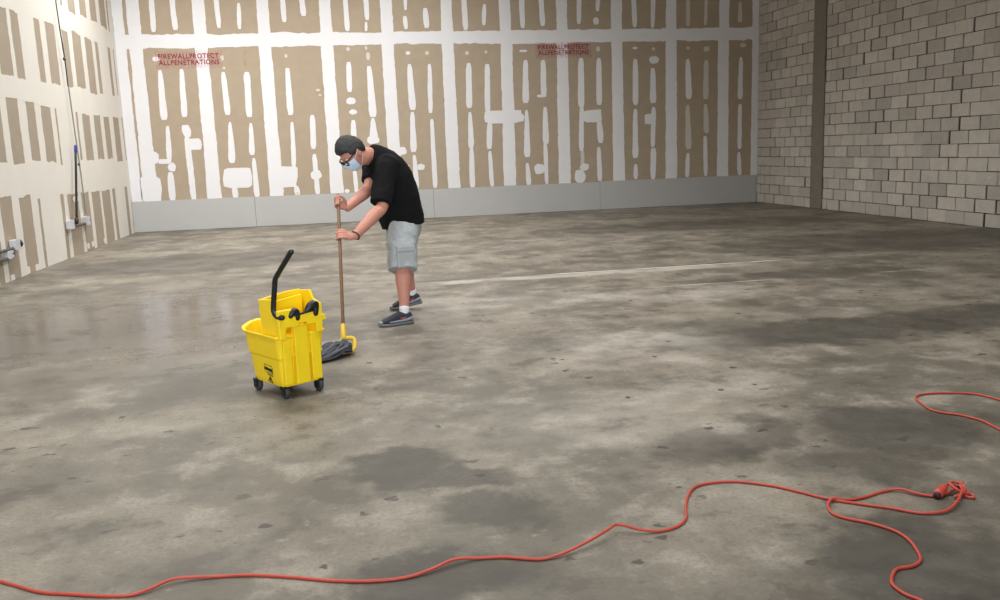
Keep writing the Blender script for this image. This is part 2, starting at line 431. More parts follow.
# screw-line strokes : (x, y_top, y_bottom, width_top, width_bottom) in photo pixels on the wall plane
ST = [(152, -12, 32, 5, 6), (173, -12, 30, 5, 6), (217, -12, 28, 5, 5), (239, 3, 29, 4, 4), (283, -12, 22, 5, 5), (302, -12, 16, 5, 6), (346, -12, 31, 4, 6), (366, -12, 20, 5, 5), (366, 22, 31, 3, 3),
      (405, -12, 10, 4, 3), (405.5, 16, 29, 5, 4), (426, 8, 28, 5, 6), (464.5, -12, 30, 5, 6), (484, 4, 25, 4, 4), (522, -12, 28, 6, 5), (541.5, -12, 26, 5, 5), (579, -12, 24, 5, 4), (598, -12, 11, 4, 4),
      (634, -12, 27, 5, 5), (653, -12, 28, 5, 4), (688, -12, 26, 3.5, 3.5), (706, -12, 25, 3, 3.5), (740, 2, 22, 3, 5),
      (162, 70, 120, 5, 8), (168.5, 126, 160, 4, 6), (171.5, 172, 201, 6, 7), (183, 69, 117, 5, 6.5), (186.5, 125, 137, 10, 9), (190.5, 136, 201, 6, 6),
      (225.5, 72, 115, 5, 7), (231, 122, 163, 3.5, 8), (235, 184, 199, 6, 6), (248, 72, 117, 6, 6.5), (251.5, 123, 155, 3.5, 6.5), (255.5, 158, 198, 4, 6), (289, 68, 115, 5, 6.5), (293, 122, 167, 3.5, 5), (297, 186, 196, 6, 6),
      (313, 115, 149, 5, 6), (316, 154, 195, 5, 5.5), (349, 62, 92, 5, 5.5), (353.5, 120, 140, 5, 6), (355.5, 165, 194, 4, 4), (371, 66, 117, 5, 8), (373.5, 118, 143, 4, 10),
      (411, 64, 110, 5, 7.5), (413, 112, 152, 4, 7), (415.5, 155, 189, 4, 5.5), (430, 64, 113, 4, 5), (433.5, 119, 188, 4, 5), (469, 63, 108, 5.5, 6.5), (470.5, 112, 148, 3.5, 6.5), (472, 147, 188, 4.5, 5.5),
      (487.5, 64, 112, 5, 6), (489.5, 122, 149, 5.5, 6), (491, 151, 187, 3.5, 4.5), (525.5, 60, 103, 5, 7), (527, 110, 157, 3.5, 7), (528, 163, 185, 3.5, 5.5), (543.5, 60, 97, 5, 6), (545.5, 107, 144, 4, 7), (546, 143, 184, 4.5, 4),
      (581, 58, 107, 5.5, 7), (581.5, 106, 151, 4.5, 5), (582.5, 150, 168, 4, 4), (599, 58, 105, 5, 6), (600, 120, 143, 5.5, 6), (599.3, 147, 181, 4, 5), (635.5, 59, 105, 5, 6), (635.3, 109, 158, 4, 6.5), (635.6, 164, 179, 3.5, 5),
      (653, 68, 103, 4.5, 7), (653.2, 107, 147, 4.5, 4.5), (653.2, 148, 179, 6.5, 5), (688.3, 59, 99, 4.5, 6.5), (688, 105, 149, 4, 6.5), (687.5, 153, 177, 3.5, 4.5), (706, 60, 99, 4.5, 6), (706, 104, 133, 4, 6), (705.4, 136, 176, 4, 4),
      (740.5, 57, 99, 3.5, 5.5), (739.7, 104, 149, 4, 4.5), (739.2, 152, 175, 3.5, 4.5)]
for (x, y0, y1, wt, wbm) in ST:
    ym = (y0 + y1) / 2; c = BW(x, ym); pxm = np.linalg.norm(BW(x + 1, ym) - c)
    thin = x in (688, 706, 740, 582.5)
    vstrip(WB, c[0], BW(x, y1)[2], BW(x, y0)[2], wbm * pxm, wt * pxm, 'compound_stroke', MAT['mud_thin' if thin else 'mud'], wb, amp=.004, ends=.62, drift=rng.uniform(-.03, .03))
DB = [(156, 59, 7, 5, 0), (165, 161.5, 13, 5, 1), (172, 167, 8, 9, 0), (195, 144.5, 13, 12, 1), (151, 158, 17, 14, 0), (151, 189, 21, 27, 1), (222, 58, 3.5, 6, 0), (224, 68, 2.5, 2.5, 0), (238, 178, 29, 20, 1), (283, 177, 29, 22, 1),
      (286, 56, 3, 4, 0), (316, 175, 11, 10, 0), (318, 90, 4, 2.5, 0), (320, 95, 3, 2, 0), (298, 194, 4, 4, 0), (347, 191, 5, 4, 0), (348, 49, 4, 4, 0), (368, 56, 4, 8, 0), (366, 48, 2.5, 4, 0), (351, 101, 10, 7, 0), (353, 112, 8, 5, 0),
      (373, 140, 13, 8, 0), (408, 53, 5, 3.5, 0), (427, 53, 4, 4, 0), (421, 167, 8, 6, 0), (402.5, 151, 8, 8, 0), (406, 170, 7, 10, 1), (467, 53, 4, 3.5, 0), (486, 52, 3, 3, 0), (503.5, 117, 40, 12, 1), (523, 51, 8, 2.5, 0), (539.5, 169, 11, 10, 0),
      (592.5, 116, 19, 12, 1), (580, 176, 11, 13, 0), (584.5, 167, 9, 7, 0), (598, 49, 4, 5, 0), (596, 21, 6, 7, 0), (635, 48, 5, 2.5, 0), (653.5, 49, 3.5, 3, 0), (654, 60, 10, 7, 0), (649, 119, 8, 10, 1), (688, 48, 3.5, 3, 0), (706.5, 49, 6, 5, 0), (743, 45, 6, 4, 0),
      (541, 96, 8, 3, 0), (536.5, 187, 1, 1, 0)]
for (x, y, pw, ph, sq) in DB:
    c = BW(x, y); pxm = np.linalg.norm(BW(x + 1, y) - c)
    dab(WB, c[0], c[2], pw * pxm, ph * pxm, MAT['mud_thin' if (pw < 5 or x > 680) else 'mud'], wb, bool(sq))
dab(WB, BW(245, 59)[0], BW(245, 59)[2], .05, .36, MAT['spray'], wb)

# red stencil lettering
def stencil(x0, x1, ytop, ybot, lines):
    a = BW(x0, (ytop + ybot) / 2); b = BW(x1, (ytop + ybot) / 2); zt = BW((x0 + x1) / 2, ytop)[2]; zb = BW((x0 + x1) / 2, ybot)[2]
    wd = b[0] - a[0]; hh = (zt - zb)
    for i, tx in enumerate(lines):
        cu = bpy.data.curves.new('stencil', 'FONT'); cu.body = tx; cu.size = 1.0; cu.extrude = 0; cu.offset = .012; cu.space_character = 1.12
        to = bpy.data.objects.new('stencil_tmp', cu); col.objects.link(to)
        dg = bpy.context.evaluated_depsgraph_get(); me = bpy.data.meshes.new_from_object(to.evaluated_get(dg)); bpy.data.objects.remove(to)
        xs = [v.co.x for v in me.vertices]; ys = [v.co.y for v in me.vertices]
        mx, Mx, my, My = min(xs), max(xs), min(ys), max(ys); lh = hh * .44
        for v in me.vertices:
            v.co = (a[0] + (v.co.x - mx) / (Mx - mx) * wd, D - .0085, zt - lh + (v.co.y - my) / (My - my) * lh - i * hh * .54)
        me.materials.clear(); me.materials.append(MAT['red'])
        o = bpy.data.objects.new('stencil_lettering', me); col.objects.link(o); o.parent = wb; o['label'] = 'red stencilled line reading ' + tx
    part('paint_overspray', [(a[0] - .06, D - .0070, zb - .06), (b[0] + .06, D - .0070, zb - .06), (b[0] + .06, D - .0070, zt + .05), (a[0] - .06, D - .0070, zt + .05)], [(0, 1, 2, 3)], MAT['spray'], wb)
stencil(158.5, 219, 53.5, 65, ['FIREWALLPROTECT', 'ALLPENETRATIONS'])
stencil(538, 588.5, 44.5, 55, ['FIREWALLPROTECT', 'ALLPENETRATIONS'])

# grey lower boards
bb = part('baseboard_back', *box(XL, XR, D - .002, D, 0, ZB), MAT['mortar']); tag(bb, 'two foot high grey lower boards along the back wall', 'baseboard', kind='structure')
je = [XL, BW(255.5, 210)[0]]
je += [(BW(255.5, 210)[0] + BW(600, 195)[0]) / 2, BW(600, 195)[0], BW(600, 195)[0] + 3.66, XR]
je = sorted(v for v in je if v <= XR)
for a, b in zip(je[:-1], je[1:]):
    part('lower_board', *box(a + .003, b - .003, D - .012, D - .002, .004, ZB + rng.uniform(-.004, .004)), MAT['grey_board'], bb)

# left wall: horizontal sheets, compound with warm light in its colour around the bare paper patches
for r in range(6):
    z0, z1 = r * 1.2192, min((r + 1) * 1.2192, CEIL)
    if z0 >= CEIL: break
    ys = [YF] + [YF + 1.2 + (r % 2) * 1.22 + 3.66 * k for k in range(0, 6)] + [D]
    ys = [y for y in ys if y <= D]
    for a, b in zip(ys[:-1], ys[1:]):
        if b - a > .05: part('drywall_panel', *box(XL - .0127, XL, a + .0015, b - .0015, z0 + .0015, z1 - .0015), MAT['paper_l'], wl)
ROWS = {  # bare patches : (x centre, y top, y bottom, width) in photo pixels on the wall plane
 'A': [(61, -20, 6, 2), (71.3, -20, 12, 7), (82.5, -20, 16.5, 6.5), (92.8, -20, 21, 6), (102.5, -20, 27, 5.8), (107.5, -20, 30, 1.2)],
 'B': [(3, 8, 75, 13), (17.3, 12, 77, 8), (39.6, 20, 81, 5.8), (52.5, 25, 82.5, 9), (67.5, 32, 86.5, 5.7), (78.8, 34, 88, 8.3), (90.7, 40, 92, 7), (98.8, 43, 93, 3), (111, 48, 95, 2.5), (115.5, 50, 95, .9)],
 'C': [(-1, 98, 164, 8), (15.3, 99.5, 164, 11.5), (33, 103, 160.6, 9), (48.4, 107, 161, 9.5), (58.5, 109, 164, 1.6), (79, 113, 160, 2), (88, 114.5, 160.5, 7.3), (99, 116, 160, 6.4), (108.3, 117.5, 159, 5.4), (117.8, 117.5, 161.5, 5.5), (124, 118, 160, 1)],
 'D': [(-2.5, 200, 288, 6), (10.5, 196, 281, 12.5), (29, 196, 269, 12), (42.5, 197, 265, 2.6), (65.3, 193, 258, 3.4), (75.8, 193, 254, 11), (87.7, 192, 248, 7.8), (98.3, 191, 244, 8.2), (108.3, 190.5, 240, 8.2), (116, 188, 239, 2.8), (128, 186, 235, 2.6), (132.8, 200, 232, .7)]}
RZ = {'A': (3.84, CEIL), 'B': (2.60, 3.49), 'C': (1.44, 2.23), 'D': (.055, .965)}
TOPS = {}; BOTS = {}
Y0 = -2.6
for r, lst in ROWS.items():
    prev = Y0; tp = []; bt = []
    x, y0, y1, wpx = lst[0]; lim = LW(x - wpx / 2, (max(y0, 0) + y1) / 2 if r == 'A' else (y0 + y1) / 2)[1]; ex = []
    yy = lim - .5
    while yy > Y0 + .6:                                  # the same bare patches go on towards the shop front, out of frame
        ex.append((yy - rng.uniform(.27, .37), yy)); yy -= (.46, .46, 1.0)[len(ex) % 3]
    for a, b in reversed(ex):
        z0, z1 = RZ[r]
        vstrip(WL, (prev + a) / 2, z0 - .09, z1 + (.09 if r != 'A' else 0), a - prev, a - prev, 'joint_compound', MAT['mud_l'], wl, ends=1, amp=.008)
        tp += [(a, z1), (b, z1 + rng.uniform(-.02, .02))]; bt += [(a, z0), (b, z0 + rng.uniform(-.02, .02))]; prev = b
    for (x, y0, y1, wpx) in lst:
        ym = (max(y0, 0) + y1) / 2 if r == 'A' else (y0 + y1) / 2
        a, b = LW(x - wpx / 2, ym)[1], LW(x + wpx / 2, ym)[1]
        z1 = LW(x, y0)[2] if r != 'A' else CEIL; z0 = LW(x, y1)[2]
        zlo, zhi = RZ[r]
        vstrip(WL, (prev + a) / 2, zlo - .09, zhi + (.09 if r != 'A' else 0), a - prev, a - prev, 'joint_compound', MAT['mud_l'], wl, ends=1, amp=.008)
        tp += [(a, z1), (b, z1 + rng.uniform(-.015, .015))]; bt += [(a, max(z0, .03)), (b, max(z0, .03) + rng.uniform(-.015, .015))]
        prev = b
    vstrip(WL, (prev + D - .004) / 2, zlo - .09, zhi + (.09 if r != 'A' else 0), D - .004 - prev, D - .004 - prev, 'joint_compound', MAT['mud_l'], wl, ends=1, amp=.001)
    TOPS[r] = [(Y0, tp[0][1])] + tp + [(D - .004, tp[-1][1])]; BOTS[r] = [(Y0, bt[0][1])] + bt + [(D - .004, bt[-1][1])]
hstrip(WL, TOPS['B'], BOTS['A'], 'joint_compound', MAT['mud_l'], wl, t=.0026)
hstrip(WL, TOPS['C'], BOTS['B'], 'joint_compound', MAT['mud_l'], wl, t=.0026)
hstrip(WL, TOPS['D'], BOTS['C'], 'joint_compound', MAT['mud_l'], wl, t=.0026)
for x, y in ((28.5, 271), (37.5, 268), (88.5, 246.5), (93, 244.5), (13, 279), (105, 241)):
    c = LW(x, y); dab(WL, c[1], c[2] + .01, .14, .09, MAT['mud_l'], wl, True)
c = LW(76, 199); dab(WL, c[1], c[2], .3, .1, MAT['mud_l'], wl)
vstrip(WL, (YF + Y0) / 2, .05, CEIL, Y0 - YF, Y0 - YF, 'joint_compound', MAT['mud_l'], wl, ends=1, amp=.0)

# right wall: concrete blocks in running bond with a column let into the wall
BL, BH, BPH = .4245, .2032, 11.3729
COLY0, COLY1 = 15.80, 16.24
def block_mesh(ln, var):
    g = .006; x0, x1, y0, y1, z0, z1 = 0, .05, g + (0, .003, 0, .012, .004, .026, .016, .0)[var], ln - g - (.003, .0, .014, .002, .024, .0, .012, .006)[var], .005, BH - .005
    ch = .006
    V = []
    for (x, i) in ((x1, 0), (ch, 0), (0, ch)):
        for (y, z) in ((y0 + i, z0 + i), (y1 - i, z0 + i), (y1 - i, z1 - i), (y0 + i, z1 - i)):
            V.append((x, y + random.uniform(-.007, .007) * (x < x1), z + random.uniform(-.003, .003) * (x < x1)))
    F = [(8, 11, 10, 9)]
    for a, b in ((0, 4), (4, 8)):
        for j in range(4): F.append((a + j, b + j, b + (j + 1) % 4, a + (j + 1) % 4))
    me = bpy.data.meshes.new('concrete_block'); me.from_pydata(V, [], F); me.update(); me.materials.append(MAT['block']); return me, V, F
BM = [block_mesh(BL, v) for v in range(8)]
cand = []; rest = []
ncourse = int(CEIL / BH)
for n in range(ncourse):
    ph = BPH + (BL / 2 if n % 2 else 0); k0 = int((YF - ph) / BL)
    for k in range(k0, 60):
        y0 = ph + k * BL; y1 = y0 + BL
        segs = [(y0, y1)]
        out = []
        for a, b in segs:
            a, b = max(a, YF), min(b, D)
            if b - a < .05: continue
            if b <= COLY0 or a >= COLY1: out.append((a, b))
            else:
                if COLY0 - a > .05: out.append((a, COLY0))
                if b - COLY1 > .05: out.append((COLY1, b))
        for a, b in out:
            zc = n * BH + BH / 2; yc = (a + b) / 2; d = np.array([XR, yc, zc]) - EYE; dep = d @ FW
            if dep > .5:
                px = 500 + F_PX * (d @ RT) / dep; py = 300 - F_PX * (d @ UP) / dep; vis = px < 1008 and py > -6
            else: vis = False
            (cand if vis else rest).append((dep, a, b, n * BH))
cand.sort(); rest += cand[300:]
for dep, a, b, z in cand[:300]:
    if abs((b - a) - BL) < .002: me = random.choice(BM)[0]
    else: me = block_mesh(b - a, random.randrange(8))[0]
    o = bpy.data.objects.new('concrete_block', me); col.objects.link(o); o.parent = wr
    o.location = (XR + random.uniform(-.003, .004), a + random.uniform(-.003, .003), z + random.uniform(-.0015, .0015))
V = []; F = []
for dep, a, b, z in rest:
    _, v, f = random.choice(BM); s = (b - a) / BL; base = len(V)
    V += [(XR + p[0], a + p[1] * s, z + p[2]) for p in v]; F += [tuple(i + base for i in q) for q in f]
o = part('concrete_blocks', V, F, MAT['block'], wr); o['kind'] = 'stuff'
tr = part('trim_1', *box(XR - .015, XR + .06, COLY0 + .008, COLY1 - .008, 0, CEIL), MAT['steel_col']); tag(tr, 'dark grey brown column let into the block wall', 'column', kind='structure')
mods(tr, bevel=.01)

# ------------------------------------------------------------------ electrical boxes and cables on the left wall
def wall_box(c, hy, hz, dep):
    c = np.array(c); return box(XL + .006, XL + .006 + dep, c[1] - hy, c[1] + hy, c[2] - hz, c[2] + hz)
def LWo(x, y, off):
    d = ray(x, y); return EYE + d * ((XL + off) / d[0])
# pair joined by a short conduit, with the taped cable riser
c1, c2 = LWo(70.5, 224.5, .05), LWo(86.5, 220.5, .05)
e1 = empty('conduit_box_pair', (XL + .005, (c1[1] + c2[1]) / 2, 0.35))
tag(e1, 'two pale steel electrical boxes joined by a short conduit on the drywall side wall', 'electrical box')
for c in (c1, c2):
    b = part('box_body', *wall_box(c, .085, .065, .075), MAT['white_box'], e1); mods(b, bevel=.006)
    part('cover_plate', *box(XL + .081, XL + .085, c[1] - .09, c[1] + .09, c[2] - .07, c[2] + .07), MAT['white_box'], b)
    part('knockout', *tube([(XL + .045, c[1] + .085, c[2]), (XL + .045, c[1] + .11, c[2])], [.045, .045], n=12, k=1), MAT['black'], b)
part('conduit', *tube([(XL + .045, c1[1], c1[2] - .045), (XL + .045, c2[1], c2[2] - .045)], [.02, .02], n=10, k=1), MAT['conduit'], e1)
t0 = LWo(76.6, 213, .07); t1 = LWo(75.6, 152, .07); t2 = LWo(75.5, 146, .07); tb = LWo(76.5, 222.5, .07)
e2 = empty('cable_riser', tuple(tb)); tag(e2, 'upright black cable with a blue taped tip above the box pair', 'cable')
part('cable', *tube([tb + (t0 - tb) * .3, t0, t1], [.016, .018, .018], n=10, k=3), MAT['black'], e2, True)
part('taped_tip', *tube([t1, t2], [.022, .022], n=10, k=1), MAT['blue'], e2, True, 'blue taped tip')
part('fitting', *tube([tb, tb + (t0 - tb) * .35], [.034, .03], n=10, k=1), MAT['black'], e2, True)
d0 = [LWo(54.5, -12, .05), LWo(56.3, 5, .05), LWo(60.3, 32, .05), LWo(64.8, 60, .05), LWo(68, 86, .05)]
d1 = [LWo(68, 86, .05), LWo(72.5, 118, .05), LWo(78.5, 160, .05), LWo(82.5, 190, .05), LWo(85.5, 214, .05)]
e3 = empty('hanging_cord', tuple(d1[-1])); tag(e3, 'thin dark cord hanging down the drywall side wall to the electrical boxes', 'cord')
part('black_cord', *tube(d0, [.009] * 5, n=8, k=4), MAT['black'], e3, True)
part('grey_wire', *tube(d1, [.005] * 5, n=8, k=4), MAT['wire'], e3, True)
part('grey_wire', *tube([p + np.array([.0, .04, 0]) for p in d1[:-1]] + [d1[-1] + np.array([0, .03, 0])], [.005] * 5, n=8, k=4), MAT['wire'], e3, True)
for q in ((64.3, 59, .024), (78.8, 164.5, .018)):
    part('cord_clip', *ellipsoid(LWo(q[0], q[1], .05), np.array([1., 0, 0]), np.array([0, 1., 0]), np.array([0, 0, 1.]), q[2], q[2], q[2] * 1.2, 10, 6), MAT['conduit'], e3, True)
# lower boxes at the frame edge
c3, c4 = LWo(15.3, 244.5, .05), LWo(9.5, 255, .05)
e4 = empty('conduit_box_cluster', (XL + .005, c3[1], .3)); tag(e4, 'pale steel electrical boxes with dark conduits running off the left edge', 'electrical box')
b = part('box_body', *wall_box(c3, .085, .06, .08), MAT['white_box'], e4); mods(b, bevel=.006)
part('cover_plate', *box(XL + .086, XL + .090, c3[1] - .09, c3[1] + .07, c3[2] - .065, c3[2] + .065), MAT['white_box'], b)
part('knockout', *tube([(XL + .05, c3[1] + .085, c3[2]), (XL + .05, c3[1] + .12, c3[2])], [.055, .055], n=14, k=1), MAT['black'], b)
b = part('box_body', *wall_box(c4, .075, .05, .06), MAT['white_box'], e4); mods(b, bevel=.006)
for s in (-1, 1):
    part('connector', *tube([(XL + .04, c4[1] + .075, c4[2] + s * .028), (XL + .04, c4[1] + .125, c4[2] + s * .028)], [.02, .024], n=10, k=1), MAT['white_box'], b)
for (x, y, xx, yy) in ((0, 252.3, 13, 248.6), (0, 261.2, 8, 258.8)):
    p = LWo(x, y, .045); q2 = LWo(xx, yy, .045); s = p - (q2 - p) * 2.5; s[0] = p[0]; s[2] = p[2]
    part('conduit', *tube([s, p, q2], [.02] * 3, n=10, k=1), MAT['conduit'], e4, True)

# ------------------------------------------------------------------ mop bucket
U3 = np.array([-.556, .831, 0]); V3 = np.array([.831, .556, 0]); Z3 = np.array([0, 0, 1.]); BO = np.array([-.37, 5.275, 0])
def LB(u, v, z): return BO + U3 * u + V3 * v + Z3 * z
bk = empty('mop_bucket', tuple(BO)); tag(bk, 'yellow plastic mop bucket on casters with a side press wringer', 'mop bucket')
def plan(u0, u1, hv, lip, zr, r):
    """rounded plan outline, lip bulging at +u"""
    pts = []
    def arc(cu, cv, a0, a1, rr):
        for i in range(5):
            a = math.radians(a0 + (a1 - a0) * i / 4); pts.append((cu + rr * math.cos(a), cv + rr * math.sin(a)))
    rb = .03
    arc(u0 + rb, -hv + rb, 180, 270, rb); arc(u1 - r, -hv + r, 270, 335, r)
    pts.append((u1 + lip * .55, -hv * .38)); pts.append((u1 + lip, 0)); pts.append((u1 + lip * .55, hv * .38))
    arc(u1 - r, hv - r, 25, 90, r); arc(u0 + rb, hv - rb, 90, 180, rb)
    return pts
def ringz(pts, z, lipz=0.0, u1=.2):
    return [LB(u, v, z + lipz * max(0, min(1, (u - u1 + .04) / .1))) for u, v in pts]
levels = [ringz(plan(-.155, .165, .105, .0, 0, .06), .075), ringz(plan(-.175, .185, .125, .0, 0, .07), .072), ringz(plan(-.180, .195, .132, .004, 0, .07), .10),
          ringz(plan(-.183, .208, .142, .012, 0, .07), .232), ringz(plan(-.187, .222, .148, .02, 0, .07), .248), ringz(plan(-.191, .235, .157, .05, 0, .07), .362, .02),
          ringz(plan(-.200, .250, .170, .075, 0, .075), .366, .025), ringz(plan(-.200, .250, .170, .078, 0, .075), .380, .028), ringz(plan(-.182, .232, .154, .06, 0, .07), .380, .024),
          ringz(plan(-.165, .20, .140, .01, 0, .07), .20), ringz(plan(-.145, .16, .11, .0, 0, .06), .10)]
m_ = len(levels[0]); V = [p for l in levels for p in l]; F = []
for i in range(len(levels) - 1):
    for j in range(m_): F.append((i * m_ + j, i * m_ + (j + 1) % m_, (i + 1) * m_ + (j + 1) % m_, (i + 1) * m_ + j))
F.append(tuple(range(m_ - 1, -1, -1))); F.append(tuple((len(levels) - 1) * m_ + j for j in range(m_)))
tub = part('tub', V, F, MAT['yellow'], bk); mods(tub, bevel=.004)
for p in tub.data.polygons: p.use_smooth = False
# ribs moulded on the end wall
for v0, v1, z0, z1, d in ((-.128, -.075, .09, .35, .028), (-.055, .035, .085, .43, .036), (.055, .12, .09, .375, .030)):
    r = part('end_rib', [LB(-.176 - dd, v, z) for dd in (0, d) for (v, z) in ((v0, z0), (v1, z0), (v1, z1), (v0, z1))],
             [(0, 1, 2, 3), (7, 6, 5, 4), (0, 4, 5, 1), (1, 5, 6, 2), (2, 6, 7, 3), (3, 7, 4, 0)], MAT['yellow'], tub); mods(r, bevel=.005)
part('ledge', *obox(LB(-.192, 0, .262), U3, V3, Z3, .008, .13, .006), MAT['yellow'], tub)
# printed mark on the side wall
def sidept(u, z, off=.0035):
    u = (u - .035) * 1.35 - .034; z = z - .008
    f = (z - .10) / (.232 - .10); return LB(u, -(.132 + .006 * f) - off, z)
def side_poly(name, pts, mat):
    return part(name, [sidept(u, z) for u, z in pts], [tuple(range(len(pts)))], mat, tub)
cu, cz = .035, .168
def logo(u0, u1, z0, z1, sk=.003):
    side_poly('printed_mark', [(u0, z0 + sk), (u1, z0 - sk), (u1, z1 - sk), (u0, z1 + sk)], MAT['black'])
logo(.068, .004, .196, .200); logo(.072, .068, .158, .198, 0); logo(.006, .002, .150, .190, 0); logo(.068, .004, .162, .182, .005); logo(.06, .004, .148, .153, .004); logo(.05, .002, .136, .141, .003)
for a, b in (((.048, .098), (.030, .130)), ((.030, .130), (.012, .092)), ((.012, .092), (.048, .098))):
    part('warning_triangle', *tube([sidept(*a), sidept(*b)], [.0022] * 2, n=6, k=1), MAT['black'], tub)
part('warning_triangle', *tube([sidept(.030, .105), sidept(.030, .119)], [.003] * 2, n=6, k=1), MAT['black'], tub)
# casters
for u, v in ((-.150, -.105), (-.150, .122), (.160, -.108), (.160, .105)):
    cs = part('caster', *join(obox(LB(u, v, .068), U3, V3, Z3, .022, .022, .008), tube([LB(u, v, .05), LB(u, v, .075)], [.012, .012], n=8, k=1),
                              obox(LB(u, v - .019, .045), U3, V3, Z3, .018, .003, .022), obox(LB(u, v + .019, .045), U3, V3, Z3, .018, .003, .022)), MAT['black'], bk)
    wv, wf = tube([LB(u, v - .013, .036), LB(u, v + .013, .036)], [.036, .036], side=Z3, n=20, k=1, cap=False)
    wh = part('wheel', wv, wf, MAT['rubber'], cs); mods(wh, bevel=.005)
# wringer
def prism(poly, ax, c0, c1):
    """poly [(p,q)] extruded; ax 'v': (u,z) across v ; ax 'u': (v,z) across u"""
    f = (lambda p, c: LB(p[0], c, p[1])) if ax == 'v' else (lambda p, c: LB(c, p[0], p[1]))
    n = len(poly); V = [f(p, c0) for p in poly] + [f(p, c1) for p in poly]
    F = [tuple(range(n)), tuple(range(2 * n - 1, n - 1, -1))] + [(i, n + i, n + (i + 1) % n, (i + 1) % n) for i in range(n)]
    return V, F
def fixn(o):
    import bmesh
    bm = bmesh.new(); bm.from_mesh(o.data); bmesh.ops.recalc_face_normals(bm, faces=bm.faces); bm.to_mesh(o.data); bm.free(); return o
wg = part('wringer', *join(prism([(.0, .345), (.022, .578), (-.135, .590), (-.150, .535), (-.200, .52), (-.200, .40), (-.155, .345)], 'v', -.140, -.125),
                           prism([(.010, .345), (.020, .600), (-.120, .612), (-.150, .56), (-.200, .55), (-.200, .40), (-.155, .345)], 'v', .120, .135)), MAT['yellow'], bk)
mods(fixn(wg), bevel=.004)
w2 = part('press_wall', *prism([(-.130, .35), (.125, .35), (.125, .608), (.03, .605), (-.130, .582)], 'u', -.012, .006), MAT['yellow'], wg); mods(fixn(w2), bevel=.004)
w4 = part('press_plate', *prism([(-.118, .40), (.105, .40), (.105, .585), (-.118, .562)], 'u', -.06, -.045), MAT['yellow'], wg); mods(fixn(w4), bevel=.004)
w3 = part('front_wall', *prism([(-.158, .365), (-.118, .365), (-.112, .43), (-.03, .43), (-.03, .445), (.03, .445), (.03, .43), (.085, .43), (.09, .375), (.125, .375), (.132, .43), (.132, .545), (.112, .548), (.112, .505), (-.06, .492), (-.06, .535), (-.158, .535)], 'u', -.228, -.200), MAT['yellow'], wg)
mods(fixn(w3), bevel=.005)
part('hook_peg', *obox(LB(-.205, .142, .455), U3, V3, Z3, .015, .016, .014), MAT['yellow'], wg)
part('gear_arm', *join(tube([LB(-.222, -.080, .495), LB(-.222, -.058, .518), LB(-.222, -.036, .51), LB(-.222, -.033, .475)], [.017, .022, .02, .016], n=10, k=3)), MAT['black'], wg, True)
part('gear_arm', *join(tube([LB(-.222, .030, .508), LB(-.222, .058, .535), LB(-.222, .090, .540), LB(-.222, .088, .485)], [.015, .024, .024, .018], n=10, k=3)), MAT['black'], wg, True)
part('link_rod', *tube([LB(-.228, -.055, .497), LB(-.228, .105, .512)], [.007, .007], n=8, k=1), MAT['black'], wg, True)
hv = -.145
part('press_handle', *tube([LB(-.25, hv, .500), LB(-.205, hv, .496), LB(-.170, hv, .512), LB(-.160, hv, .55), LB(-.193, hv, .675), LB(-.203, hv, .71), LB(-.235, hv, .745), LB(-.40, hv, .885)],
                           [.0155] * 8, n=12, k=4), MAT['black'], wg, True)

# ------------------------------------------------------------------ mop
HB, HT = P(343.2, 329, 6.27), P(338.0, 194.8, 6.98)
def on_handle(y):
    lo, hi = 0.0, 1.0
    for _ in range(40):
        t = (lo + hi) / 2; p = HB + (HT - HB) * t; d = p - EYE; py = 300 - F_PX * (d @ UP) / (d @ FW)
        if py > y: lo = t
        else: hi = t
    return HB + (HT - HB) * t
HA = nrm(HT - HB)
mp0 = PF(342, 350); mp = empty('mop', tuple(mp0)); tag(mp, 'wet mop with a wooden handle, yellow clamp and grey yarn head', 'mop')
part('handle', *tube([HB - HA * .02, HT], [.0125, .0125], n=12, k=1), MAT['wood'], mp, True)
cl = part('clamp_socket', *tube([HB - HA * .075, HB + HA * .03], [.022, .018], n=12, k=1), MAT['yellow_dull'], mp, True)
SX = nrm(np.cross(HA, (0, 1, 0))); SX = SX if SX[0] > 0 else -SX
cb = HB - HA * .075
clip = []
for pts in ([cb + SX * .0, cb + SX * .07 - HA * .005, cb + SX * .075 - HA * .07, cb + SX * .05 - HA * .105], [cb, cb - SX * .03 - HA * .045, cb - SX * .055 - HA * .085]):
    clip.append(tube(pts, [(.012, .016)] * len(pts), n=10, k=4))
part('clamp_frame', *join(*clip), MAT['yellow_dull'], mp, True)
part('clamp_bar', *tube([cb - SX * .06 - HA * .09, cb + SX * .06 - HA * .1], [.018, .018], n=10, k=1), MAT['yellow_dull'], mp, True)
strands = []
gc = cb - HA * .10
for i in range(120):
    f = rng.rand(); s = gc + SX * (-.055 + .115 * f) + np.array([0, rng.uniform(-.02, .02), -.005])
    g = rng.rand(); e = PF(312 + 10 * f + rng.uniform(-4, 3), 354 + 11 * g); e[2] = .008 + rng.rand() * .025
    mid = s + (e - s) * .32 + np.array([.05 * f, -.09 * g + .03, 0]); mid[2] = .045 + .05 * rng.rand()
    m2 = s + (e - s) * .70 + np.array([.03 * f, -.05 * g + .02, 0]); m2[2] = .012 + .05 * rng.rand()
    strands.append(tube([s, mid, m2, e], [.006, .008, .008, .007], n=5, k=3, cap=False))
ya = part('mop_yarn', *join(*strands), MAT['yarn'], mp, True); ya['kind'] = 'stuff'

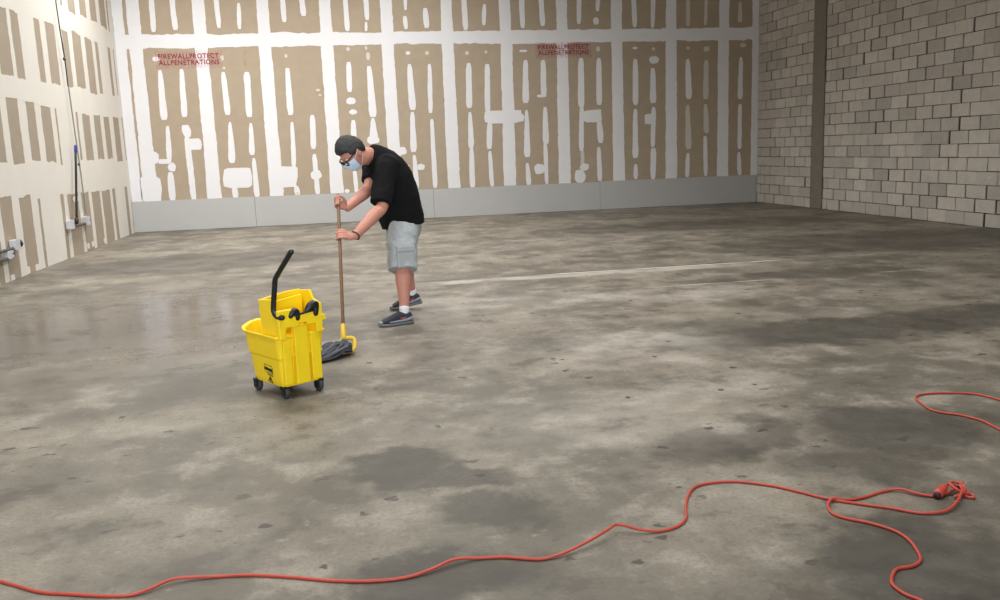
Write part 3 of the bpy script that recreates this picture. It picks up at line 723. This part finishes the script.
# ------------------------------------------------------------------ extension cords
def cordpts(L, r=.0058):
    out = []
    for q in L:
        p = PF(q[0], q[1], r); p[2] = r + (q[2] if len(q) > 2 else 0); out.append(p)
    return out
A1 = [(-30, 572), (0, 581), (18, 586), (40, 592), (70, 594), (105, 596), (130, 595), (150, 590, .004), (175, 581, .008), (215, 576.5), (250, 575), (290, 577), (330, 580.5), (370, 581), (405, 577.5), (430, 571, .004), (455, 562, .01), (480, 558), (505, 557), (540, 559),
      (565, 554, .006), (590, 545, .018), (608, 536, .025), (618, 531, .026), (640, 532, .01), (660, 531), (678, 526), (686, 518), (685.5, 508), (688, 496), (695, 487), (710, 483), (735, 481.5), (770, 485.5), (800, 492), (828, 499), (860, 504), (890, 508), (920, 513), (945, 512, .004), (957, 504, .01), (962, 494, .02), (962, 489, .03)]
A2 = [(938, 490.5, .012), (957, 491, .012), (945, 495, .006), (933, 496), (915, 494, .004), (900, 490.5, .006), (885, 491), (865, 497), (848, 500), (833, 500.5, .008), (828, 505), (832, 513), (845, 518), (870, 523), (895, 531), (910, 541), (919, 554), (920, 561), (912, 566), (897, 569), (892, 577), (893, 585), (905, 594), (920, 600), (950, 614)]
cd = empty('extension_cord', tuple(PF(690, 500))); tag(cd, 'long orange extension cord running from the left edge to a knot and plug at right', 'cord')
part('cable', *tube(cordpts(A1), [.0056] * len(A1), n=10, k=6), MAT['cord'], cd, True)
part('cable', *tube(cordpts(A2[1:]), [.0056] * len(A2[1:]), n=10, k=6), MAT['cord'], cd, True)
K = PF(960, 490, .02)
knot = [K + np.array(v) for v in ((-.05, -.035, -.01), (.0, -.02, .0), (.022, .01, .012), (.0, .032, .02), (-.03, .02, .022), (-.025, -.02, .01), (.01, -.03, -.005), (.03, .0, -.008), (.01, .03, .0), (-.015, .045, .010), (-.036, .037, .005))]
part('knot', *tube(knot, [.0056] * len(knot), n=10, k=5), MAT['cord'], cd, True)
k2 = [K + np.array(v) for v in ((.012, -.01, .0), (.028, -.03, -.01), (.022, -.05, -.012), (.0, -.035, -.012), (.0, .0, .018), (.02, .03, .0))]
part('knot', *tube(k2, [.0056] * len(k2), n=10, k=5), MAT['cord'], cd, True)
pa = K + np.array((-.035, .038, .004)); pb = K + np.array((-.098, -.004, -.004))
pl = part('plug', *tube([pa, pa + (pb - pa) * .35, pb], [.010, .017, .0195], n=12, k=3), MAT['cord'], cd, True)
dn = nrm(pb - pa); sn = nrm(np.cross(dn, (0, 0, 1)))
part('socket_face', *tube([pb, pb + dn * .012], [.0165, .015], n=12, k=1), MAT['band'], pl, True)
A3 = [(1040, 414), (1000, 400), (985, 396), (970, 393.5), (950, 393), (930, 393.5), (918, 395.5), (916, 399), (922, 404), (932, 410), (945, 413), (960, 415), (980, 420), (993, 426), (1005, 433), (1030, 452)]
o = thing('extension_cord', *tube(cordpts(A3), [.0056] * len(A3), n=10, k=6), MAT['cord'], tuple(PF(960, 405)), 'loop of orange extension cord reaching in from the right edge', 'cord', smooth=True)

# ------------------------------------------------------------------ person
pb0 = np.array([.50, 7.45, 0]); man = empty('person', tuple(pb0))
tag(man, 'person in black t-shirt and grey shorts bending over a mop, wearing a face mask', 'person')
LAT = nrm((.36, -.93, 0)); FWD = nrm((-.93, -.36, 0))
def hand(c, ax, w, flip, fr=.0088):
    """hand gripping a rod: c grip centre, ax rod axis toward thumb side, w direction to wrist"""
    ax = nrm(ax); w = nrm(w - ax * (w @ ax)); n_ = np.cross(ax, w) * flip; R = .0125 + fr
    def pol(a, r, h): a = math.radians(a); return c + w * r * math.cos(a) + n_ * r * math.sin(a) + ax * h
    ms = []
    for i, h in enumerate((.034, .0115, -.0115, -.033)):
        L = (1.0, 1.08, 1.02, .86)[i]
        ms.append(tube([pol(28, .052, h * .9), pol(62, .036, h), pol(105, R + .004, h), pol(105 + 62 * L, R, h), pol(105 + 120 * L, R, h), pol(105 + 165 * L, R, h)],
                       [fr + .0025, fr + .0015, fr + .001, fr, fr, fr - .0015], n=10, k=3))
    ms.append(tube([pol(-5, .075, .015), pol(-38, .044, .030), pol(-85, R + .005, .037), pol(-140, R + .006, .030), pol(-180, R + .009, .020)], [.014, .0125, .0105, .0095, .008], n=10, k=3))
    ms.append(tube([pol(8, .105, 0), pol(10, .08, 0), pol(16, .052, 0), pol(20, .038, 0), pol(20, .028, 0)], [(.026, .018), (.038, .019), (.042, .019), (.040, .017), (.034, .010)], side=ax, n=14, k=3))
    return join(*ms), pol(8, .115, 0)
gL, gR = on_handle(235.5), on_handle(201.5)
eL, eR = P(382.5, 206, 7.03), P(369, 189, 7.34)
shL, shR = P(387, 165, 7.20), P(372, 162, 7.56)
hmL, wL = hand(gL, HA, nrm(eL - gL), -1)
hmR, wR = hand(gR, HA, nrm(eR - gR), 1)
hipL, hipR = P(404, 231, 7.30), P(400.5, 229, 7.56)
knL, knR = P(403, 266, 7.17), P(404, 264, 7.72)
def shoe_frame(toe, heel, tilt):
    d = nrm(np.array([toe[0] - heel[0], toe[1] - heel[1], 0])); sd = np.cross(Z3, d); up = Z3.copy()
    if tilt:
        d, up = nrm(d * math.cos(tilt) - Z3 * math.sin(tilt)), nrm(Z3 * math.cos(tilt) + d * math.sin(tilt))
    return lambda x, y, z: np.array([toe[0], toe[1], 0]) + d * (x - .29) + sd * y + up * z
anL = shoe_frame(PF(379, 327), PF(414, 323), 0)(.068, 0, .125); anR = shoe_frame(PF(390.5, 310.5), PF(424, 308), .16)(.068, 0, .125)
knR_x = anR
pel = P(405, 219, 7.44); bel = P(401, 205, 7.42); che = P(391, 176, 7.39); nek = P(374, 157, 7.31); nk2 = P(362, 154, 7.24)
HC = P(352.3, 152.3, 7.17)                        # head centre
HF = nrm(np.array([-.70, -.30, 0]) * 1.0 + np.array([0, 0, -.84])); HS = nrm(np.cross(HF, (0, 0, 1))); HU = np.cross(HS, HF)
if HU[2] < 0: HU = -HU
HS = np.cross(HU, HF)          # side axis
def H(s, f, u): return HC + HS * s + HF * f + HU * u
def head_r(d):
    s, f, u = d
    ra, rb, rc = .079, .101, .130
    low = max(0, -u)
    x = s * ra * (1 - .30 * low ** 1.5); y = f * rb + (.020 * low if f > 0 else .012 * low); z = u * rc
    if f < 0: y *= 1 - .25 * low
    g = lambda cs, cu, w1, w2: math.exp(-((s - cs) / w1) ** 2 - ((u - cu) / w2) ** 2) if f > 0 else 0
    y += .026 * g(0, -.20, .13, .13) + .012 * g(0, -.02, .12, .16) + .006 * g(0, .22, .6, .1)
    y -= .010 * g(.38, .06, .17, .12) + .010 * g(-.38, .06, .17, .12)
    y += .008 * g(0, -.52, .28, .10) + .008 * g(0, -.82, .25, .14)
    return np.array([x, y, z])
def head_mesh(nu=48, nv=32):
    V = []; F = []
    for i in range(nv + 1):
        th = math.pi * i / nv
        for j in range(nu):
            ph = 2 * math.pi * j / nu; V.append(H(*head_r((math.sin(th) * math.sin(ph), math.sin(th) * math.cos(ph), math.cos(th)))))
    for i in range(nv):
        for j in range(nu): F.append((i * nu + j, (i + 1) * nu + j, (i + 1) * nu + (j + 1) % nu, i * nu + (j + 1) % nu))
    return V, F
ears = [ellipsoid(H(s * .082, -.012, -.012), HF, HU, HS, .021, .034, .011, 12, 8) for s in (-1, 1)]
ears += [ellipsoid(H(s * .083, -.006, -.038), HF, HU, HS, .010, .012, .008, 10, 6) for s in (-1, 1)]
body = join(head_mesh(), *ears,
            tube([H(0, -.025, -.03), H(0, -.03, -.095), nk2 * .5 + nek * .5, nek + (che - nek) * .3], [(.060, .066), (.060, .064), (.066, .07), (.10, .08)], side=LAT, n=18),
            tube([nek, che, bel, pel, (hipL + hipR) / 2], [(.10, .07), (.175, .11), (.165, .135), (.165, .13), (.14, .11)], side=LAT, n=22),
            tube([shL + (che - shL) * .35, shL, shL + (eL - shL) * .5, eL, eL + (wL - eL) * .25, eL + (wL - eL) * .6, wL], [.06, .064, .056, .047, .052, .045, (.026, .033)], side=LAT, n=16),
            tube([shR + (che - shR) * .35, shR, shR + (eR - shR) * .5, eR, eR + (wR - eR) * .25, eR + (wR - eR) * .6, wR], [.06, .064, .056, .047, .051, .042, (.026, .032)], side=LAT, n=16),
            hmL, hmR,
            *[tube([h_, h_ + (k_ - h_) * .5, k_, k_ + (a_ - k_) * .3, k_ + (a_ - k_) * .7, a_, a_ + np.array([0, 0, -.05])], [.09, .085, .064, .066, .048, .037, .036], side=LAT, n=18)
              for h_, k_, a_ in ((hipL, knL, anL), (hipR, knR, anR))])
bd = part('body', *body, MAT['skin'], man, True); mods(bd, voxel=.0042, smooth=2)
# eyes
for s in (-1, 1):
    part('eye', *ellipsoid(H(s * .031, .082, .008), HF, HU, HS, .012, .012, .013, 12, 8), MAT['eye'], man, True)
# hair
def hair_mesh():
    nu, nv = 64, 40; V = []; F = []; keep = []
    for i in range(nv + 1):
        th = math.pi * i / nv
        for j in range(nu):
            ph = 2 * math.pi * j / nu; d = (math.sin(th) * math.sin(ph), math.sin(th) * math.cos(ph), math.cos(th))
            b = head_r(d); az = abs(math.degrees(math.atan2(d[0], d[1])))
            line = np.interp(az, [0, 35, 55, 68, 80, 95, 112, 130, 180], [.50, .48, .40, .10, -.05, .12, -.10, -.42, -.50])
            line += rng.uniform(-.05, .05); th_ = .011 + .011 * rng.rand() + .008 * max(0, d[2])
            th_ *= min(1, max(.1, (d[2] - line) / .12 + .3))
            V.append(H(*(b + np.array(d) * th_))); keep.append(d[2] > line - .02)
    for i in range(nv):
        for j in range(nu):
            q = (i * nu + j, (i + 1) * nu + j, (i + 1) * nu + (j + 1) % nu, i * nu + (j + 1) % nu)
            if sum(keep[k] for k in q) >= 3: F.append(q)
    used = sorted({i for f in F for i in f}); mp_ = {a: b for b, a in enumerate(used)}
    return [V[i] for i in used], [tuple(mp_[i] for i in f) for f in F]
hr = part('hair', *hair_mesh(), MAT['hair'], man, True); mods(hr, smooth=1)
# face mask
V = []; F = []; na, nb = 17, 11
for i in range(nb):
    el = math.radians(-64 + (60) * i / (nb - 1))
    for j in range(na):
        az = math.radians(-66 + 132 * j / (na - 1)); d = (math.cos(el) * math.sin(az), math.cos(el) * math.cos(az), math.sin(el))
        b = head_r(d); ed = min(1, .25 + 1.5 * min(i, nb - 1 - i) / nb, .25 + 1.5 * min(j, na - 1 - j) / na)
        V.append(H(*(b + np.array([0, .012, -.003]) * ed + np.array(d) * (.004 + .010 * ed + .002 * math.sin(i * 2.0)))))
for i in range(nb - 1):
    for j in range(na - 1): F.append((i * na + j, i * na + j + 1, (i + 1) * na + j + 1, (i + 1) * na + j))
mk = part('face_mask', V, F, MAT['mask'], man, True); mods(mk, solid=.002)
org = ORG[man.name]
for s in (0, na - 1):
    sg = 1 if s else -1
    for row, ue in ((1, -.045), (nb - 2, .015)):
        a = np.array(V[row * na + s]); e = H(sg * .094, -.02, ue)
        part('ear_loop', *tube([a, (a + e) / 2 + HS * sg * .006, e], [.0022] * 3, n=6, k=3), MAT['strap'], mk, True)
# glasses
gl = part('glasses', *join(tube([H(-.009, .123, .012), H(0, .126, .017), H(.009, .123, .012)], [.005] * 3, n=8, k=3),
                           *[tube([H(s * .064, .112, .014), H(s * .084, .085, .014), H(s * .088, .03, .012), H(s * .087, -.01, .008), H(s * .086, -.03, -.01)], [.0050] * 5, n=8, k=3) for s in (-1, 1)]), MAT['black'], man, True)
for s in (-1, 1):
    loop = []
    for i in range(25):
        a = 2 * math.pi * i / 24; e = .6; x = np.sign(math.cos(a)) * abs(math.cos(a)) ** e; y = np.sign(math.sin(a)) * abs(math.sin(a)) ** e
        loop.append(H(s * (.036 + .028 * x), .119 - .006 * abs(.036 + .028 * x) / .06, -.004 + .021 * y))
    part('rim', *tube(loop, [.0052] * 25, n=8, k=1, cap=False), MAT['black'], gl, True)
    part('lens', loop[:-1], [tuple(range(24))], MAT['glass'], gl)
# t-shirt
hemC = P(403.2, 226, 7.43)
ts = part('t_shirt', *join(
    tube([P(369.5, 155.5, 7.29), P(377, 159, 7.32), P(389, 172, 7.38), P(396.5, 191, 7.40), P(399.5, 209, 7.42), P(401.5, 217, 7.43), hemC],
         [(.085, .088), (.150, .122), (.205, .158), (.21, .170), (.212, .185), (.212, .184), (.208, .172)], side=LAT, n=28, cap=False),
    tube([che + (shL - che) * .45, shL + np.array([0, 0, -.005]), shL + (eL - shL) * .45 + FWD * .01, shL + (eL - shL) * .94 + FWD * .02], [.100, .096, .090, .086], side=FWD, n=18, cap=False),
    tube([che + (shR - che) * .45, shR + np.array([0, 0, -.005]), shR + (eR - shR) * .4, shR + (eR - shR) * .72], [.09, .082, .075, .07], side=FWD, n=18, cap=False)), MAT['tshirt'], man, True)
mods(ts, voxel=.008, smooth=4, disp=.018, scale=.09)
# shorts
def hemp(k_, h_, f): return h_ + (k_ - h_) * f
sh = part('shorts', *join(
    tube([P(403, 213, 7.43), P(403.5, 222, 7.43), (hipL + hipR) / 2 + np.array([0, 0, -.03])], [(.165, .125), (.182, .146), (.17, .14)], side=LAT, n=26, cap=False),
    *[tube([h_ + np.array([.01, 0, .05]), h_ + (k_ - h_) * .3 + FWD * .012, h_ + (k_ - h_) * .7 + FWD * .008, h_ + (k_ - h_) * 1.12], [.125, .128, .122, .120], side=LAT, n=22, cap=False) for h_, k_ in ((hipL, knL), (hipR, knR))]), MAT['shorts'], man, True)
mods(sh, voxel=.008, smooth=3, disp=.022, scale=.07)
pc = P(405.5, 257, 7.075)
pk = part('cargo_pocket', *obox(pc, FWD, LAT, Z3, .075, .016, .085), MAT['shorts'], man); mods(pk, bevel=.012)
pf = part('pocket_flap', *obox(pc + Z3 * .07 + LAT * .012, FWD, LAT, Z3, .080, .012, .025), MAT['shorts'], pk); mods(pf, bevel=.008)
# bracelet
wd = nrm(eL - wL); wc = wL + wd * .008
rg = []
s1 = nrm(np.cross(wd, Z3)); s2 = np.cross(wd, s1)
for i in range(21):
    a = 2 * math.pi * i / 20; rg.append(wc + s1 * .036 * math.cos(a) + s2 * .037 * math.sin(a))
part('bracelet', *tube(rg, [.005] * 21, n=8, k=1, cap=False), MAT['band'], man, True)
# socks and shoes
def shoe(an, toe, heel, tilt):
    d = nrm(np.array([toe[0] - heel[0], toe[1] - heel[1], 0])); sd = np.cross(Z3, d); L = .29
    up = Z3.copy()
    if tilt:
        d2 = nrm(d * math.cos(tilt) - Z3 * math.sin(tilt)); up = nrm(Z3 * math.cos(tilt) + d * math.sin(tilt)); d = d2
    def S(x, y, z): return np.array([toe[0], toe[1], 0]) + d * (x - L) + sd * y + up * z
    e = tilt * 0
    st = [(0.002, .032, .02, .085), (.03, .042, .02, .106), (.075, .046, .02, .112), (.11, .042, .02, .114), (.155, .044, .02, .096), (.20, .048, .02, .074), (.245, .046, .02, .058), (.278, .030, .02, .038), (.288, .014, .02, .030)]
    def loft(st, n=16, sq=3.0):
        V = []; F = []
        for (x, w_, z0, z1) in st:
            for i in range(n):
                a = 2 * math.pi * i / n; c_, s_ = math.cos(a), math.sin(a)
                V.append(S(x, w_ * np.sign(c_) * abs(c_) ** (2 / sq), (z0 + z1) / 2 + (z1 - z0) / 2 * np.sign(s_) * abs(s_) ** (2 / 2.4)))
        for i in range(len(st) - 1):
            for j in range(n): F.append((i * n + j, i * n + (j + 1) % n, (i + 1) * n + (j + 1) % n, (i + 1) * n + j))
        F.append(tuple(range(n - 1, -1, -1))); F.append(tuple((len(st) - 1) * n + j for j in range(n))); return V, F
    so = part('shoe', *loft(st), MAT['shoe'], man, True, 'dark navy trainer with grey sole'); mods(so, sub=1); fixn(so)
    sl = [(-.002, .026, .0, .036), (.03, .040, .0, .034), (.09, .041, .0, .030), (.15, .046, .0, .028), (.20, .051, .0, .027), (.25, .048, .0, .028), (.282, .032, .004, .030), (.294, .012, .010, .028)]
    fixn(part('sole', *loft(sl, sq=4), MAT['sole'], so, True))
    for sg in (-1, 1):
        q = [S(.01, sg * .036, .055), S(.05, sg * .0415, .047), S(.10, sg * .0435, .040), S(.15, sg * .047, .038), S(.21, sg * .051, .036)]
        part('side_overlay', *tube(q, [(.004, .014), (.004, .013), (.004, .010), (.004, .008), (.004, .005)], side=sd, n=8, k=4), MAT['shoe_grey'], so, True)
        part('side_mark', *tube([S(.06, sg * .040, .075), S(.085, sg * .0425, .060), S(.12, sg * .0445, .062)], [(.003, .003), (.003, .006), (.003, .002)], side=sd, n=8, k=3), MAT['shoe_red'], so, True)
    for k in range(4):
        x = .125 + .022 * k; z = .110 - .0155 * k
        part('lace', *tube([S(x, -.028, z - .012), S(x, 0, z + .002), S(x, .028, z - .012)], [.003] * 3, n=6, k=3), MAT['black'], so, True)
    part('toe_cap', *ellipsoid(S(.268, 0, .034), d, sd, up, .024, .037, .012, 14, 8), MAT['shoe_grey'], so, True)
    return so
shoe(anL, PF(379, 327), PF(414, 323), 0)
shoe(anR, PF(390.5, 310.5), PF(424, 308), .16)
for an in (anL, anR):
    part('sock', *tube([an + np.array([0, 0, -.045]), an + np.array([0, 0, -.01]), an + np.array([0, 0, .015])], [.036, .0405, .0415], n=16, k=3), MAT['sock'], man, True)
